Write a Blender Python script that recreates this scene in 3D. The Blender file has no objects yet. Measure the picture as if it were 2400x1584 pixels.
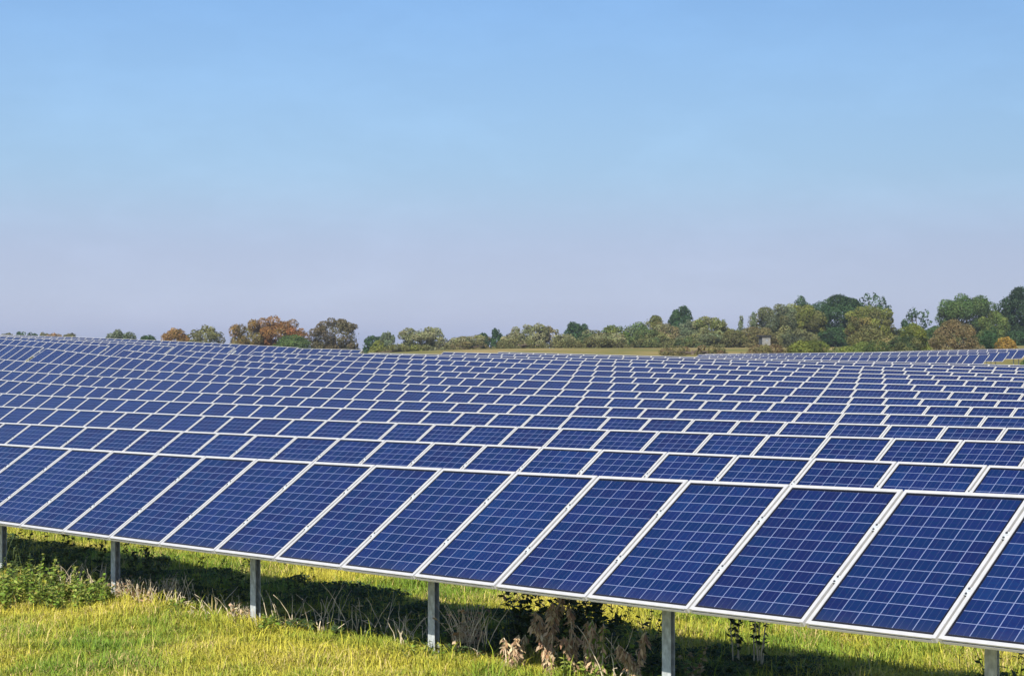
import bpy, math, random
import numpy as np
from mathutils import Matrix, Vector, noise

# ------------------------------------------------------------------ camera, sky, sun, exposure
SC = bpy.context.scene
COL = SC.collection
R = math.radians
S = 1.2                      # metres per survey unit
F_PX = 3827.8                # focal length in photo pixels (photo 2400 x 1584)
CAMZ = 3.45                  # eye height above the datum

cam_d = bpy.data.cameras.new('camera')
cam_d.sensor_fit = 'HORIZONTAL'
cam_d.sensor_width = 36.0
cam_d.lens = 36.0 * F_PX / 2400.0
cam_d.clip_start = 0.1
cam_d.clip_end = 6000
cam = bpy.data.objects.new('camera', cam_d)
COL.objects.link(cam)
cam.location = (0, 0, CAMZ)
cam.rotation_euler = (R(90), 0, 0)
SC.camera = cam

SUN_AZ = R(256)              # plan direction TOWARDS the sun, from +X counter-clockwise
SUN_EL = R(42)
wd = bpy.data.worlds.new('World')
SC.world = wd
wd.use_nodes = True
nt = wd.node_tree
nt.nodes.clear()
out = nt.nodes.new('ShaderNodeOutputWorld')
bg = nt.nodes.new('ShaderNodeBackground')
sky = nt.nodes.new('ShaderNodeTexSky')
sky.sky_type = 'NISHITA'
sky.sun_disc = False
sky.sun_elevation = SUN_EL
sky.sun_rotation = math.pi / 2 - SUN_AZ
sky.altitude = 50
sky.air_density = 1.0
sky.dust_density = 1.0
sky.ozone_density = 2.0
bg.inputs['Strength'].default_value = 0.0885
# the air's own colour by elevation: a faint lavender band low down, clear blue above, thin veils of cirrus
tc = nt.nodes.new('ShaderNodeTexCoord')
sep = nt.nodes.new('ShaderNodeSeparateXYZ')
nt.links.new(tc.outputs['Generated'], sep.inputs[0])
rp = nt.nodes.new('ShaderNodeValToRGB')
SKY = [(0.0, (1.04, 1.13, 1.86)), (0.0107, (0.905, 0.985, 1.58)), (0.020, (0.79, 0.86, 1.36)), (0.0291, (0.715, 0.765, 1.20)), (0.041, (0.70, 0.715, 1.065)), (0.0535, (0.684, 0.675, 0.967)), (0.0839, (0.704, 0.736, 0.914)),
       (0.099, (0.704, 0.776, 0.933)), (0.1261, (0.747, 0.831, 0.964)), (0.1675, (0.78, 0.90, 1.04)), (0.22, (0.77, 0.94, 1.12))]
_z = np.linspace(0.0, 0.24, 25)
_f = np.linspace(-0.05, 0.30, 701)
_k = np.exp(-0.5 * ((_z[:, None] - _f[None, :]) / 0.009) ** 2)
_k /= _k.sum(1, keepdims=True)
SKY = [(float(z), tuple(float(v) for v in row)) for z, row in
       zip(_z, _k @ np.stack([np.interp(_f, [p for p, _ in SKY], [c[i] for _, c in SKY]) for i in range(3)], 1))]
rp.color_ramp.elements.remove(rp.color_ramp.elements[1])
for _i, (_p, _c) in enumerate(SKY):
    _e = rp.color_ramp.elements[0] if _i == 0 else rp.color_ramp.elements.new(_p)
    _e.position = _p
    _e.color = (*_c, 1)
nt.links.new(sep.outputs['Z'], rp.inputs[0])
mul = nt.nodes.new('ShaderNodeMix')
mul.data_type = 'RGBA'
mul.blend_type = 'MULTIPLY'
mul.inputs[0].default_value = 1.0
nt.links.new(sky.outputs[0], mul.inputs[6])
nt.links.new(rp.outputs[0], mul.inputs[7])
# the sky is a little paler towards the left of the view than towards the right
side = nt.nodes.new('ShaderNodeMapRange')
side.inputs[1].default_value, side.inputs[2].default_value = -0.32, 0.32
side.inputs[3].default_value, side.inputs[4].default_value = 1.05, 0.92
nt.links.new(sep.outputs['X'], side.inputs[0])
# very thin cirrus veils
mpn = nt.nodes.new('ShaderNodeMapping')
mpn.inputs['Scale'].default_value = (5.0, 5.0, 13.0)
mpn.inputs['Rotation'].default_value = (R(3), R(14), 0)
nt.links.new(tc.outputs['Generated'], mpn.inputs[0])
cn = nt.nodes.new('ShaderNodeTexNoise')
cn.inputs['Scale'].default_value = 2.2
cn.inputs['Detail'].default_value = 7
cn.inputs['Roughness'].default_value = 0.6
nt.links.new(mpn.outputs[0], cn.inputs['Vector'])
cr = nt.nodes.new('ShaderNodeMapRange')
cr.inputs[1].default_value, cr.inputs[2].default_value = 0.46, 0.78
cr.inputs[3].default_value, cr.inputs[4].default_value = 1.0, 1.07
nt.links.new(cn.outputs['Fac'], cr.inputs[0])
sc1 = nt.nodes.new('ShaderNodeMath')
sc1.operation = 'MULTIPLY'
nt.links.new(side.outputs[0], sc1.inputs[0])
nt.links.new(cr.outputs[0], sc1.inputs[1])
vm = nt.nodes.new('ShaderNodeVectorMath')
vm.operation = 'SCALE'
nt.links.new(mul.outputs[2], vm.inputs[0])
nt.links.new(sc1.outputs[0], vm.inputs['Scale'])
nt.links.new(vm.outputs[0], bg.inputs['Color'])
nt.links.new(bg.outputs[0], out.inputs['Surface'])
SKY_RAMP = rp.color_ramp
SKY_MUL = mul

sun_d = bpy.data.lights.new('sun', 'SUN')
sun_d.energy = 5.0
sun_d.angle = R(0.53)
sun_d.color = (1.0, 0.94, 0.85)
sun = bpy.data.objects.new('sun', sun_d)
COL.objects.link(sun)
sdir = Vector((math.cos(SUN_AZ) * math.cos(SUN_EL), math.sin(SUN_AZ) * math.cos(SUN_EL), math.sin(SUN_EL)))
sun.rotation_euler = sdir.to_track_quat('Z', 'Y').to_euler()
sun.location = sdir * 60

SC.cycles.diffuse_bounces = 1
SC.view_settings.view_transform = 'Standard'
SC.view_settings.look = 'None'
SC.view_settings.exposure = 0.5
SC.view_settings.gamma = 1.0
SC.view_settings.use_curve_mapping = False

# ------------------------------------------------------------------ survey of the field
HEAD = 0.7617
DX, DY = math.sin(HEAD), -math.cos(HEAD)         # along a row, towards the right of the picture
NX, NY = math.cos(HEAD), math.sin(HEAD)          # across the rows, away from the camera
PITCH_W = 1.012                                  # panel to panel, survey units
PAN_L = 1.4838
TILT = R(33.3)
TOP_H = 1.60                                     # top edge over the ground
# row number, distance across, phase of the seams, height of the top edge along the row (polynomial), s from, s to
ROWS_A = [
 (1, 10.21, 0.488, (0.000428408, 0.0349676, -0.883466), -22.2, -4.4),
 (2, 14.12, -0.091, (0.000133997, 0.0222025, -1.0458), -30.5, -6.2),
 (3, 18.30, 0.178, (0.000255228, 0.0262203, -1.02375), -38.9, -8.6),
 (4, 22.26, -0.450, (0.000249874, 0.0230419, -1.08895), -46.9, -10.8),
 (5, 26.29, -0.088, (-6.14175e-06, -0.000177046, 0.0132043, -1.17083), -55.0, -13.0),
 (6, 30.31, 0.284, (5.759e-07, 0.000386903, 0.0247331, -1.09779), -63.2, -15.2),
 (7, 34.37, -0.394, (-1.70709e-06, 0.000190563, 0.0186983, -1.15686), -73.2, -17.4),
 (8, 38.26, 0.077, (-9.82697e-06, -0.000793984, -0.0206862, -1.58907), -73.2, -19.6),
 (9, 42.27, 0.432, (-1.08266e-05, -0.00103038, -0.0339716, -1.75985), -73.2, -21.8),
 (10, 46.31, -0.244, (-3.94173e-06, -0.000203003, -0.00333977, -1.35395), -73.2, -24.0),
 (11, 50.32, 0.127, (0.000201703, 0.00738292, -1.26766), -73.2, -26.3),
 (12, 54.37, 0.418, (4.46162e-05, -0.00831401, -1.60304), -73.2, -28.5),
 (13, 58.40, -0.200, (-9.22662e-05, -0.0202939, -1.84039), -73.2, -30.7),
 (14, 62.45, -0.393, (-0.0108264, -1.58141), -71.5, -33.0),
 (15, 66.45, 0.0, (-0.0108264, -1.60), -71.5, -35.0),
]
ROWS_B = [
 (9, 42.26, 0.30, (-0.02754129, -2.7223241), -87.5, -80.2),
 (10, 46.31, 0.10, (0.000120244, -0.00895543, -1.94677653), -96.0, -80.2),
 (11, 50.33, 0.25, (-4.1346e-05, -0.03591784, -3.116035), -104.2, -80.0),
 (12, 54.37, 0.40, (-6.4941e-05, -0.0370288, -3.1041021), -112.4, -79.8),
 (13, 58.40, 0.15, (-0.00019548, -0.06015319, -4.12869318), -120.6, -79.4),
 (14, 62.45, 0.20, (-0.00827989, -1.37274601), -90.0, -78.0),
]
ROWS_C = [
 (29, 122.84, 0.2, (0.00062194, 0.11654566, 3.72724095), -103.0, -73.2),
 (30, 126.86, 0.5, (0.000204779, 0.04535945, 0.80819687), -106.5, -73.0),
 (31, 130.88, 0.1, (-0.00017377, -0.01907183, -1.71066434), -109.5, -73.2),
 (32, 134.90, 0.7, (0.000133518, 0.04256546, 1.38772683), -112.0, -74.0),
 (33, 138.92, 0.4, (-0.00048127, -0.05612395, -2.46013966), -100.0, -76.0),
]


def pv(c, s):
    return float(np.polyval(c, s))


def plan(D, s):
    return (S * (D * NX + s * DX), S * (D * NY + s * DY))


def to_sD(x, y):
    return ((x * DX + y * DY) / S, (x * NX + y * NY) / S)


# ------------------------------------------------------------------ terrain: thin-plate surface through surveyed points
ctrl = []
for rows in (ROWS_A, ROWS_B, ROWS_C):
    for (k, D, ph, c, s0, s1) in rows:
        for t in np.linspace(0.02, 0.98, 5 if s1 - s0 > 15 else 3):
            s = s0 + (s1 - s0) * t
            ctrl.append((*plan(D - 0.62, s), S * (pv(c, s) - TOP_H)))


def px_pt(px, Y, z):
    return ((px - 1200) / F_PX * Y, Y, z)


for D in (6.5, 2.5, -4, -14):
    for s in (-40, -26, -14, -6, 4, 16):
        ctrl.append((*plan(D, s), S * (-2.95 + 0.012 * (s + 14))))
for (px, Y, z) in [(900, 190, -2.9), (1400, 190, -2.7), (1900, 215, -2.3), (2500, 215, -2.0),
                   (700, 225, -3.5), (960, 232, -2.5), (1150, 232, -2.0), (1400, 232, -1.9), (1750, 232, -1.9), (2100, 238, -1.9), (2600, 238, -1.6),
                   (950, 262, -2.2), (1150, 262, -1.75), (1400, 262, -1.62), (1750, 262, -1.6), (2100, 262, -1.6), (2500, 262, -1.4),
                   (0, 260, -2.6), (400, 260, -3.5), (800, 290, -3.8), (1050, 300, -2.8), (1300, 300, -2.2), (1800, 300, -1.7), (2400, 300, -1.4),
                   (-300, 300, -1.5), (3200, 300, -1.2), (-200, 520, -3), (800, 520, -5), (1600, 520, -5), (2600, 520, -5),
                   (-800, 900, -8), (1200, 900, -10), (3200, 900, -8), (1200, 1500, -16), (-2600, 1200, -10), (5000, 1200, -10),
                   (0, -300, -3.4), (40000, 20, -3.0), (-40000, 20, -3.0), (40000, 60, -3), (-20000, 40, -2.5)]:
    ctrl.append(px_pt(px, Y, z) if abs(px) < 10000 else (math.copysign(200 if Y < 50 else 400, px), Y, z))
CT = np.array(ctrl)
CT = CT / np.array([100.0, 100.0, 1.0])


def tps_u(r2):
    return np.where(r2 > 1e-12, 0.5 * r2 * np.log(np.maximum(r2, 1e-12)), 0.0)


_n = len(CT)
_d2 = ((CT[:, None, :2] - CT[None, :, :2]) ** 2).sum(2)
_K = tps_u(_d2) + np.eye(_n) * 2e-4
_P = np.concatenate([np.ones((_n, 1)), CT[:, :2]], 1)
_A = np.block([[_K, _P], [_P.T, np.zeros((3, 3))]])
_w = np.linalg.solve(_A, np.concatenate([CT[:, 2], np.zeros(3)]))


def ground_rel(xy):
    """ground height relative to the eye, for an (N,2) array of plan points"""
    xy = np.asarray(xy, float).reshape(-1, 2) / 100.0
    res = np.zeros(len(xy))
    for i in range(0, len(xy), 20000):
        q = xy[i:i + 20000]
        d2 = ((q[:, None, :] - CT[None, :, :2]) ** 2).sum(2)
        res[i:i + 20000] = tps_u(d2) @ _w[:_n] + _w[_n] + q @ _w[_n + 1:]
    return res


def gz(x, y):
    return CAMZ + float(ground_rel([(x, y)])[0])


def hit(px, py, z_off=0.0):
    """the ground point seen at a photo pixel"""
    t = (px - 1200) / F_PX
    v = (py - 792) / F_PX
    lo, hi = 8.0, 60.0
    Y = np.linspace(lo, hi, 400)
    g = ground_rel(np.stack([t * Y, Y], 1)) + z_off
    below = (-v * Y) <= g
    i = int(np.argmax(below)) if below.any() else len(Y) - 1
    return Vector((t * Y[i], Y[i], CAMZ + g[i]))


# ------------------------------------------------------------------ material helpers
def new_mat(name):
    m = bpy.data.materials.new(name)
    m.use_nodes = True
    t = m.node_tree
    b = t.nodes['Principled BSDF']
    return m, t, b


def N(t, kind, **kw):
    n = t.nodes.new(kind)
    for k, v in kw.items():
        setattr(n, k, v)
    return n


def ramp(t, src, stops):
    r = t.nodes.new('ShaderNodeValToRGB')
    e = r.color_ramp.elements
    while len(e) > 1:
        e.remove(e[-1])
    e[0].position, e[0].color = stops[0][0], (*stops[0][1], 1)
    for p, c in stops[1:]:
        x = e.new(p)
        x.color = (*c, 1)
    t.links.new(src, r.inputs[0])
    return r


def mth(t, op, a, b=None, c=None):
    n = t.nodes.new('ShaderNodeMath')
    n.operation = op
    for i, v in enumerate((a, b, c)):
        if v is None:
            continue
        if hasattr(v, 'links'):
            t.links.new(v, n.inputs[i])
        else:
            n.inputs[i].default_value = v
    return n.outputs[0]


def mixc(t, fac, a, b, blend='MIX'):
    n = t.nodes.new('ShaderNodeMix')
    n.data_type = 'RGBA'
    n.blend_type = blend
    for i, v in ((0, fac), (6, a), (7, b)):
        if hasattr(v, 'links'):
            t.links.new(v, n.inputs[i])
        else:
            n.inputs[i].default_value = v if i == 0 else (*v, 1)
    return n.outputs[2]


def mat_metal(name, col, metallic, rough, vary=0.08, scale=30):
    m, t, b = new_mat(name)
    tcn = N(t, 'ShaderNodeTexCoord')
    nz = N(t, 'ShaderNodeTexNoise')
    nz.inputs['Scale'].default_value = scale
    nz.inputs['Detail'].default_value = 5
    t.links.new(tcn.outputs['Object'], nz.inputs['Vector'])
    lo = tuple(c * (1 - vary) for c in col)
    hi = tuple(min(1, c * (1 + vary)) for c in col)
    r = ramp(t, nz.outputs['Fac'], [(0.35, lo), (0.65, hi)])
    t.links.new(r.outputs[0], b.inputs['Base Color'])
    b.inputs['Metallic'].default_value = metallic
    b.inputs['Roughness'].default_value = rough
    return m


M_FRAME = mat_metal('anodised_aluminium', (0.49, 0.486, 0.478), 0.12, 0.45, 0.05, 12)
M_GALV = mat_metal('galvanised_steel', (0.50, 0.53, 0.53), 0.2, 0.55, 0.25, 22)
M_BOLT = mat_metal('bolt_steel', (0.10, 0.10, 0.11), 0.6, 0.45)


def mat_cells():
    m, t, b = new_mat('polycrystalline_cells')
    uv = N(t, 'ShaderNodeUVMap')
    sp = N(t, 'ShaderNodeSeparateXYZ')
    t.links.new(uv.outputs[0], sp.inputs[0])
    u, v = sp.outputs['X'], sp.outputs['Y']                 # 0..6 and 0..12 over the cells
    fu = mth(t, 'FRACT', u)
    fv = mth(t, 'FRACT', v)

    def line(f, half):                                      # 1 on the gap between two cells
        d = mth(t, 'MINIMUM', f, mth(t, 'SUBTRACT', 1.0, f))
        return mth(t, 'LESS_THAN', d, half)
    gap = mth(t, 'MAXIMUM', line(fu, 0.021), line(fv, 0.024))
    # outside the cell grid: the dark margin
    inside = mth(t, 'MULTIPLY',
                 mth(t, 'MULTIPLY', mth(t, 'GREATER_THAN', u, 0.02), mth(t, 'LESS_THAN', u, 5.98)),
                 mth(t, 'MULTIPLY', mth(t, 'GREATER_THAN', v, 0.02), mth(t, 'LESS_THAN', v, 11.98)))
    bus = mth(t, 'MAXIMUM', mth(t, 'LESS_THAN', mth(t, 'ABSOLUTE', mth(t, 'SUBTRACT', fu, 0.30)), 0.012),
              mth(t, 'LESS_THAN', mth(t, 'ABSOLUTE', mth(t, 'SUBTRACT', fu, 0.70)), 0.012))
    # grain of the crystals and cell to cell variation
    oi = N(t, 'ShaderNodeObjectInfo')
    cb = N(t, 'ShaderNodeCombineXYZ')
    t.links.new(mth(t, 'FLOOR', u), cb.inputs[0])
    t.links.new(mth(t, 'FLOOR', v), cb.inputs[1])
    t.links.new(mth(t, 'MULTIPLY', oi.outputs['Random'], 97.0), cb.inputs[2])
    wn = N(t, 'ShaderNodeTexWhiteNoise', noise_dimensions='3D')
    t.links.new(cb.outputs[0], wn.inputs['Vector'])
    vo = N(t, 'ShaderNodeTexVoronoi')
    vo.inputs['Scale'].default_value = 9
    off = N(t, 'ShaderNodeVectorMath', operation='ADD')
    t.links.new(uv.outputs[0], off.inputs[0])
    t.links.new(cb.outputs[0], off.inputs[1])
    t.links.new(off.outputs[0], vo.inputs['Vector'])
    g = N(t, 'ShaderNodeSeparateColor')
    t.links.new(vo.outputs['Color'], g.inputs[0])
    k = mth(t, 'ADD', mth(t, 'MULTIPLY', wn.outputs['Value'], 0.55), mth(t, 'MULTIPLY', g.outputs[0], 0.25))
    k = mth(t, 'ADD', k, mth(t, 'MULTIPLY', oi.outputs['Random'], 0.45))
    cell = ramp(t, k, [(0.0, (0.0030, 0.0120, 0.054)), (0.3, (0.0065, 0.0120, 0.066)), (0.55, (0.0030, 0.0175, 0.072)), (0.8, (0.0070, 0.0150, 0.080)), (1.0, (0.0050, 0.0220, 0.092))])
    c = mixc(t, mth(t, 'MULTIPLY', bus, 0.16), cell.outputs[0], (0.17, 0.20, 0.29))
    c = mixc(t, mth(t, 'MULTIPLY', gap, 0.82), c, (0.20, 0.235, 0.37))
    c = mixc(t, inside, (0.006, 0.007, 0.014), c)
    # thin dust film, thicker along the lower edge where rain leaves it
    dn = N(t, 'ShaderNodeTexNoise')
    dn.inputs['Scale'].default_value = 0.55
    dn.inputs['Detail'].default_value = 6
    t.links.new(off.outputs[0], dn.inputs['Vector'])
    low = N(t, 'ShaderNodeMapRange')
    low.inputs[1].default_value, low.inputs[2].default_value = 0.0, 1.1
    low.inputs[3].default_value, low.inputs[4].default_value = 0.10, 0.012
    t.links.new(v, low.inputs[0])
    c = mixc(t, mth(t, 'MULTIPLY', low.outputs[0], dn.outputs['Fac']), c, (0.22, 0.20, 0.17))
    t.links.new(c, b.inputs['Base Color'])
    b.inputs['Roughness'].default_value = 0.35
    b.inputs['IOR'].default_value = 1.45
    b.inputs['Specular IOR Level'].default_value = 0.1
    b.inputs['Coat Weight'].default_value = 0.2
    b.inputs['Coat Roughness'].default_value = 0.09
    b.inputs['Coat IOR'].default_value = 1.35
    return m


M_CELL = mat_cells()


def mat_leaf(name, trans=0.28, rough=0.6):
    """leaves: colour comes from the leaf itself (attribute), light passes through a little"""
    m, t, b = new_mat(name)
    at = N(t, 'ShaderNodeAttribute', attribute_name='leaf_col')
    t.links.new(at.outputs['Color'], b.inputs['Base Color'])
    b.inputs['Roughness'].default_value = rough
    b.inputs['Specular IOR Level'].default_value = 0.25
    tr = N(t, 'ShaderNodeBsdfTranslucent')
    t.links.new(at.outputs['Color'], tr.inputs['Color'])
    mx = N(t, 'ShaderNodeMixShader')
    mx.inputs[0].default_value = trans
    o = t.nodes['Material Output']
    t.links.new(b.outputs[0], mx.inputs[1])
    t.links.new(tr.outputs[0], mx.inputs[2])
    t.links.new(mx.outputs[0], o.inputs['Surface'])
    return m


M_LEAF = mat_leaf('leaf')
M_GRASS = mat_leaf('grass_blade', 0.12, 0.55)
M_BARK = mat_metal('bark', (0.10, 0.075, 0.05), 0.0, 0.9, 0.4, 3)
M_STALK = mat_metal('dry_stalk', (0.62, 0.52, 0.35), 0.0, 0.8, 0.35, 9)
M_GREENSTEM = mat_metal('green_stem', (0.10, 0.13, 0.035), 0.0, 0.7, 0.3, 9)


def mat_ground():
    m, t, b = new_mat('meadow_soil')
    geo = N(t, 'ShaderNodeNewGeometry')
    sp = N(t, 'ShaderNodeSeparateXYZ')
    t.links.new(geo.outputs['Position'], sp.inputs[0])
    n1 = N(t, 'ShaderNodeTexNoise')
    n1.inputs['Scale'].default_value = 0.9
    n1.inputs['Detail'].default_value = 8
    t.links.new(geo.outputs['Position'], n1.inputs['Vector'])
    near = ramp(t, n1.outputs['Fac'], [(0.3, (0.10, 0.12, 0.016)), (0.5, (0.20, 0.18, 0.025)), (0.7, (0.27, 0.22, 0.05))])
    n2 = N(t, 'ShaderNodeTexNoise')
    n2.inputs['Scale'].default_value = 0.045
    n2.inputs['Detail'].default_value = 6
    t.links.new(geo.outputs['Position'], n2.inputs['Vector'])
    far = ramp(t, n2.outputs['Fac'], [(0.36, (0.12, 0.125, 0.03)), (0.5, (0.20, 0.165, 0.055)), (0.62, (0.30, 0.22, 0.095))])
    f = N(t, 'ShaderNodeMapRange')
    f.inputs[1].default_value = 120
    f.inputs[2].default_value = 190
    t.links.new(sp.outputs['Y'], f.inputs[0])
    c = mixc(t, f.outputs[0], near.outputs[0], far.outputs[0])
    t.links.new(c, b.inputs['Base Color'])
    b.inputs['Roughness'].default_value = 0.95
    b.inputs['Specular IOR Level'].default_value = 0.1
    bp = N(t, 'ShaderNodeBump')
    bp.inputs['Strength'].default_value = 0.6
    bp.inputs['Distance'].default_value = 0.15
    n3 = N(t, 'ShaderNodeTexNoise')
    n3.inputs['Scale'].default_value = 6
    n3.inputs['Detail'].default_value = 6
    t.links.new(geo.outputs['Position'], n3.inputs['Vector'])
    t.links.new(n3.outputs['Fac'], bp.inputs['Height'])
    t.links.new(bp.outputs[0], b.inputs['Normal'])
    return m


# ------------------------------------------------------------------ mesh helpers
def mesh_from(name, verts, faces, mats, mat_idx=None, smooth=False):
    me = bpy.data.meshes.new(name)
    me.from_pydata([tuple(v) for v in verts], [], [tuple(f) for f in faces])
    for m in (mats if isinstance(mats, (list, tuple)) else [mats]):
        me.materials.append(m)
    if mat_idx is not None:
        me.polygons.foreach_set('material_index', mat_idx)
    if smooth:
        me.polygons.foreach_set('use_smooth', [True] * len(me.polygons))
    me.update()
    return me


def link(name, me, parent=None, label=None, cat=None, group=None, kind=None, loc=None):
    o = bpy.data.objects.new(name, me)
    COL.objects.link(o)
    if parent is not None:
        o.parent = parent
    if loc is not None:
        o.location = loc
    tag(o, label, cat, group, kind)
    return o


def tag(o, label=None, cat=None, group=None, kind=None):
    if label:
        o['label'] = label
    if cat:
        o['category'] = cat
    if group:
        o['group'] = group
    if kind:
        o['kind'] = kind


def thing(name, loc, label, cat, group=None):
    return link(name, None, None, label, cat, group, None, loc)


class MB:
    def __init__(self):
        self.v, self.f = [], []

    def box(self, x0, x1, y0, y1, z0, z1):
        n = len(self.v)
        self.v += [(x0, y0, z0), (x1, y0, z0), (x1, y1, z0), (x0, y1, z0), (x0, y0, z1), (x1, y0, z1), (x1, y1, z1), (x0, y1, z1)]
        self.f += [(n, n + 3, n + 2, n + 1), (n + 4, n + 5, n + 6, n + 7), (n, n + 1, n + 5, n + 4), (n + 1, n + 2, n + 6, n + 5),
                   (n + 2, n + 3, n + 7, n + 6), (n + 3, n, n + 4, n + 7)]

    def frustum(self, c, r0, r1, h, n=8):
        k = len(self.v)
        for z, r in ((0, r0), (h, r1)):
            for i in range(n):
                a = 2 * math.pi * i / n
                self.v.append((c[0] + r * math.cos(a), c[1] + r * math.sin(a), c[2] + z))
        for i in range(n):
            j = (i + 1) % n
            self.f.append((k + i, k + j, k + n + j, k + n + i))
        self.f.append(tuple(k + n + i for i in range(n)))
        self.f.append(tuple(k + i for i in reversed(range(n))))

    def tube(self, pts, radii, n=5, cap=True):
        pts = [Vector(p) for p in pts]
        k = len(self.v)
        for i, p in enumerate(pts):
            a = pts[max(0, i - 1)]
            b = pts[min(len(pts) - 1, i + 1)]
            d = (b - a).normalized() if (b - a).length > 1e-9 else Vector((0, 0, 1))
            u = d.orthogonal().normalized()
            w = d.cross(u)
            for j in range(n):
                t = 2 * math.pi * j / n
                q = p + (u * math.cos(t) + w * math.sin(t)) * radii[i]
                self.v.append(tuple(q))
        for i in range(len(pts) - 1):
            for j in range(n):
                j2 = (j + 1) % n
                self.f.append((k + i * n + j, k + i * n + j2, k + (i + 1) * n + j2, k + (i + 1) * n + j))
        if cap:
            self.f.append(tuple(k + j for j in reversed(range(n))))
            e = k + (len(pts) - 1) * n
            self.f.append(tuple(e + j for j in range(n)))

    def prism(self, outline, z0, z1):
        k = len(self.v)
        n = len(outline)
        for z in (z0, z1):
            self.v += [(x, y, z) for x, y in outline]
        for i in range(n):
            j = (i + 1) % n
            self.f.append((k + i, k + j, k + n + j, k + n + i))
        self.f.append(tuple(k + n + i for i in range(n)))
        self.f.append(tuple(k + i for i in reversed(range(n))))

    def mesh(self, name, mats, smooth=False):
        return mesh_from(name, self.v, self.f, mats, smooth=smooth)


# ------------------------------------------------------------------ ground sheet
def build_ground():
    rings = np.concatenate([[0.0], np.geomspace(2.5, 14, 12), np.arange(14.6, 40, 0.7), np.geomspace(40.5, 260, 70), np.geomspace(270, 4500, 26)])
    angs = np.concatenate([np.linspace(R(62), R(118), 113), np.linspace(R(118), R(422), 60)[1:-1]])
    P = [(0.0, 0.0)]
    for r in rings[1:]:
        for a in angs:
            P.append((r * math.cos(a), r * math.sin(a)))
    P = np.array(P)
    z = ground_rel(P)
    far = np.hypot(P[:, 0], P[:, 1])
    k = np.clip((far - 700) / 800, 0, 1)
    z = z * (1 - k) + (-8 - 0.006 * far) * k + CAMZ
    # small unevenness of the turf
    for i in range(len(P)):
        if far[i] < 60:
            z[i] += 0.05 * noise.noise(Vector((P[i, 0] * 0.55, P[i, 1] * 0.55, 0))) + 0.025 * noise.noise(Vector((P[i, 0] * 1.9, P[i, 1] * 1.9, 3)))
    n = len(angs)
    faces = []
    for j in range(n):
        faces.append((0, 1 + j, 1 + (j + 1) % n))
    for i in range(len(rings) - 2):
        for j in range(n):
            a = 1 + i * n + j
            b = 1 + i * n + (j + 1) % n
            faces.append((a, a + n, b + n, b))
    me = mesh_from('ground', np.column_stack([P, z]), faces, mat_ground(), smooth=True)
    return link('ground', me, kind='structure')


build_ground()

# ------------------------------------------------------------------ solar panels
PW, PL = 1.19, PAN_L * S           # panel width and length in metres
GAP = PITCH_W * S - PW
FW, FD = 0.034, 0.048              # frame face width, frame depth


def panel_meshes():
    f = MB()
    # long sides, then the two ends butted between them; outer edges carry a small bevel strip
    f.box(0, FW, -PL + 0.004, 0, -FD, 0)
    f.box(PW - FW, PW, -PL + 0.004, 0, -FD, 0)
    f.box(FW, PW - FW, -FW * 1.15, 0, -FD, -0.0004)
    f.box(FW, PW - FW, -PL, -PL + FW * 1.15, -0.011, -0.0004)
    f.box(FW, PW - FW, -PL + 0.013, -PL + FW * 1.15 - 0.001, -0.0255, -0.011)
    f.box(FW, PW - FW, -PL + 0.001, -PL + FW * 1.15, -FD, -0.0255)
    # lower return flange seen under the glass from behind
    f.box(FW, PW - FW, -PL + FW * 1.15, -PL + FW * 1.15 + 0.02, -FD, -FD + 0.003)
    frame = f.mesh('panel_frame', [M_FRAME])
    # cell sheet a little below the frame's lip, closed back sheet
    x0, x1, y0, y1 = FW - 0.002, PW - FW + 0.002, -PL + FW * 1.15 - 0.002, -FW * 1.15 + 0.002
    zt, zb = -0.006, -0.012
    v = [(x0, y0, zt), (x1, y0, zt), (x1, y1, zt), (x0, y1, zt), (x0, y0, zb), (x1, y0, zb), (x1, y1, zb), (x0, y1, zb)]
    fc = [(0, 1, 2, 3), (7, 6, 5, 4), (0, 4, 5, 1), (1, 5, 6, 2), (2, 6, 7, 3), (3, 7, 4, 0)]
    back = mat_metal('back_sheet', (0.55, 0.55, 0.54), 0, 0.7)
    me = mesh_from('cell_sheet', v, fc, [M_CELL, back], [0, 1, 1, 1, 1, 1])
    uvl = me.uv_layers.new(name='UVMap')
    mu, mv_ = 0.11, 0.21              # dark margin, in cells
    co = {0: (-mu, -mv_), 1: (6 + mu, -mv_), 2: (6 + mu, 12 + mv_), 3: (-mu, 12 + mv_)}
    for p in me.polygons:
        for li in p.loop_indices:
            vi = me.loops[li].vertex_index % 4
            uvl.data[li].uv = co[vi]
    return frame, me


ME_FRAME, ME_CELL = panel_meshes()
_c = MB()
for yy in (-0.03, 0.03):
    _c.frustum((0, yy, 0.0035), 0.011, 0.0105, 0.009, 6)
_c.box(-GAP / 2 - 0.008, GAP / 2 + 0.008, -0.045, 0.045, 0.0006, 0.0035)
ME_CLAMP = _c.mesh('clamp', [M_GALV, M_BOLT])
for p in ME_CLAMP.polygons:
    p.material_index = 1 if p.index < 16 else 0

# open C-profile post, 1 m tall unit scaled per post
_o = MB()
a, b_, th = 0.052, 0.05, 0.006
_o.prism([(-a, -b_), (a, -b_), (a, -b_ + th), (-a + th, -b_ + th), (-a + th, b_ - th), (a - 0.03, b_ - th), (a - 0.03, b_), (-a, b_)], 0, 1)
ME_POST = _o.mesh('post', [M_GALV])


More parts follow.
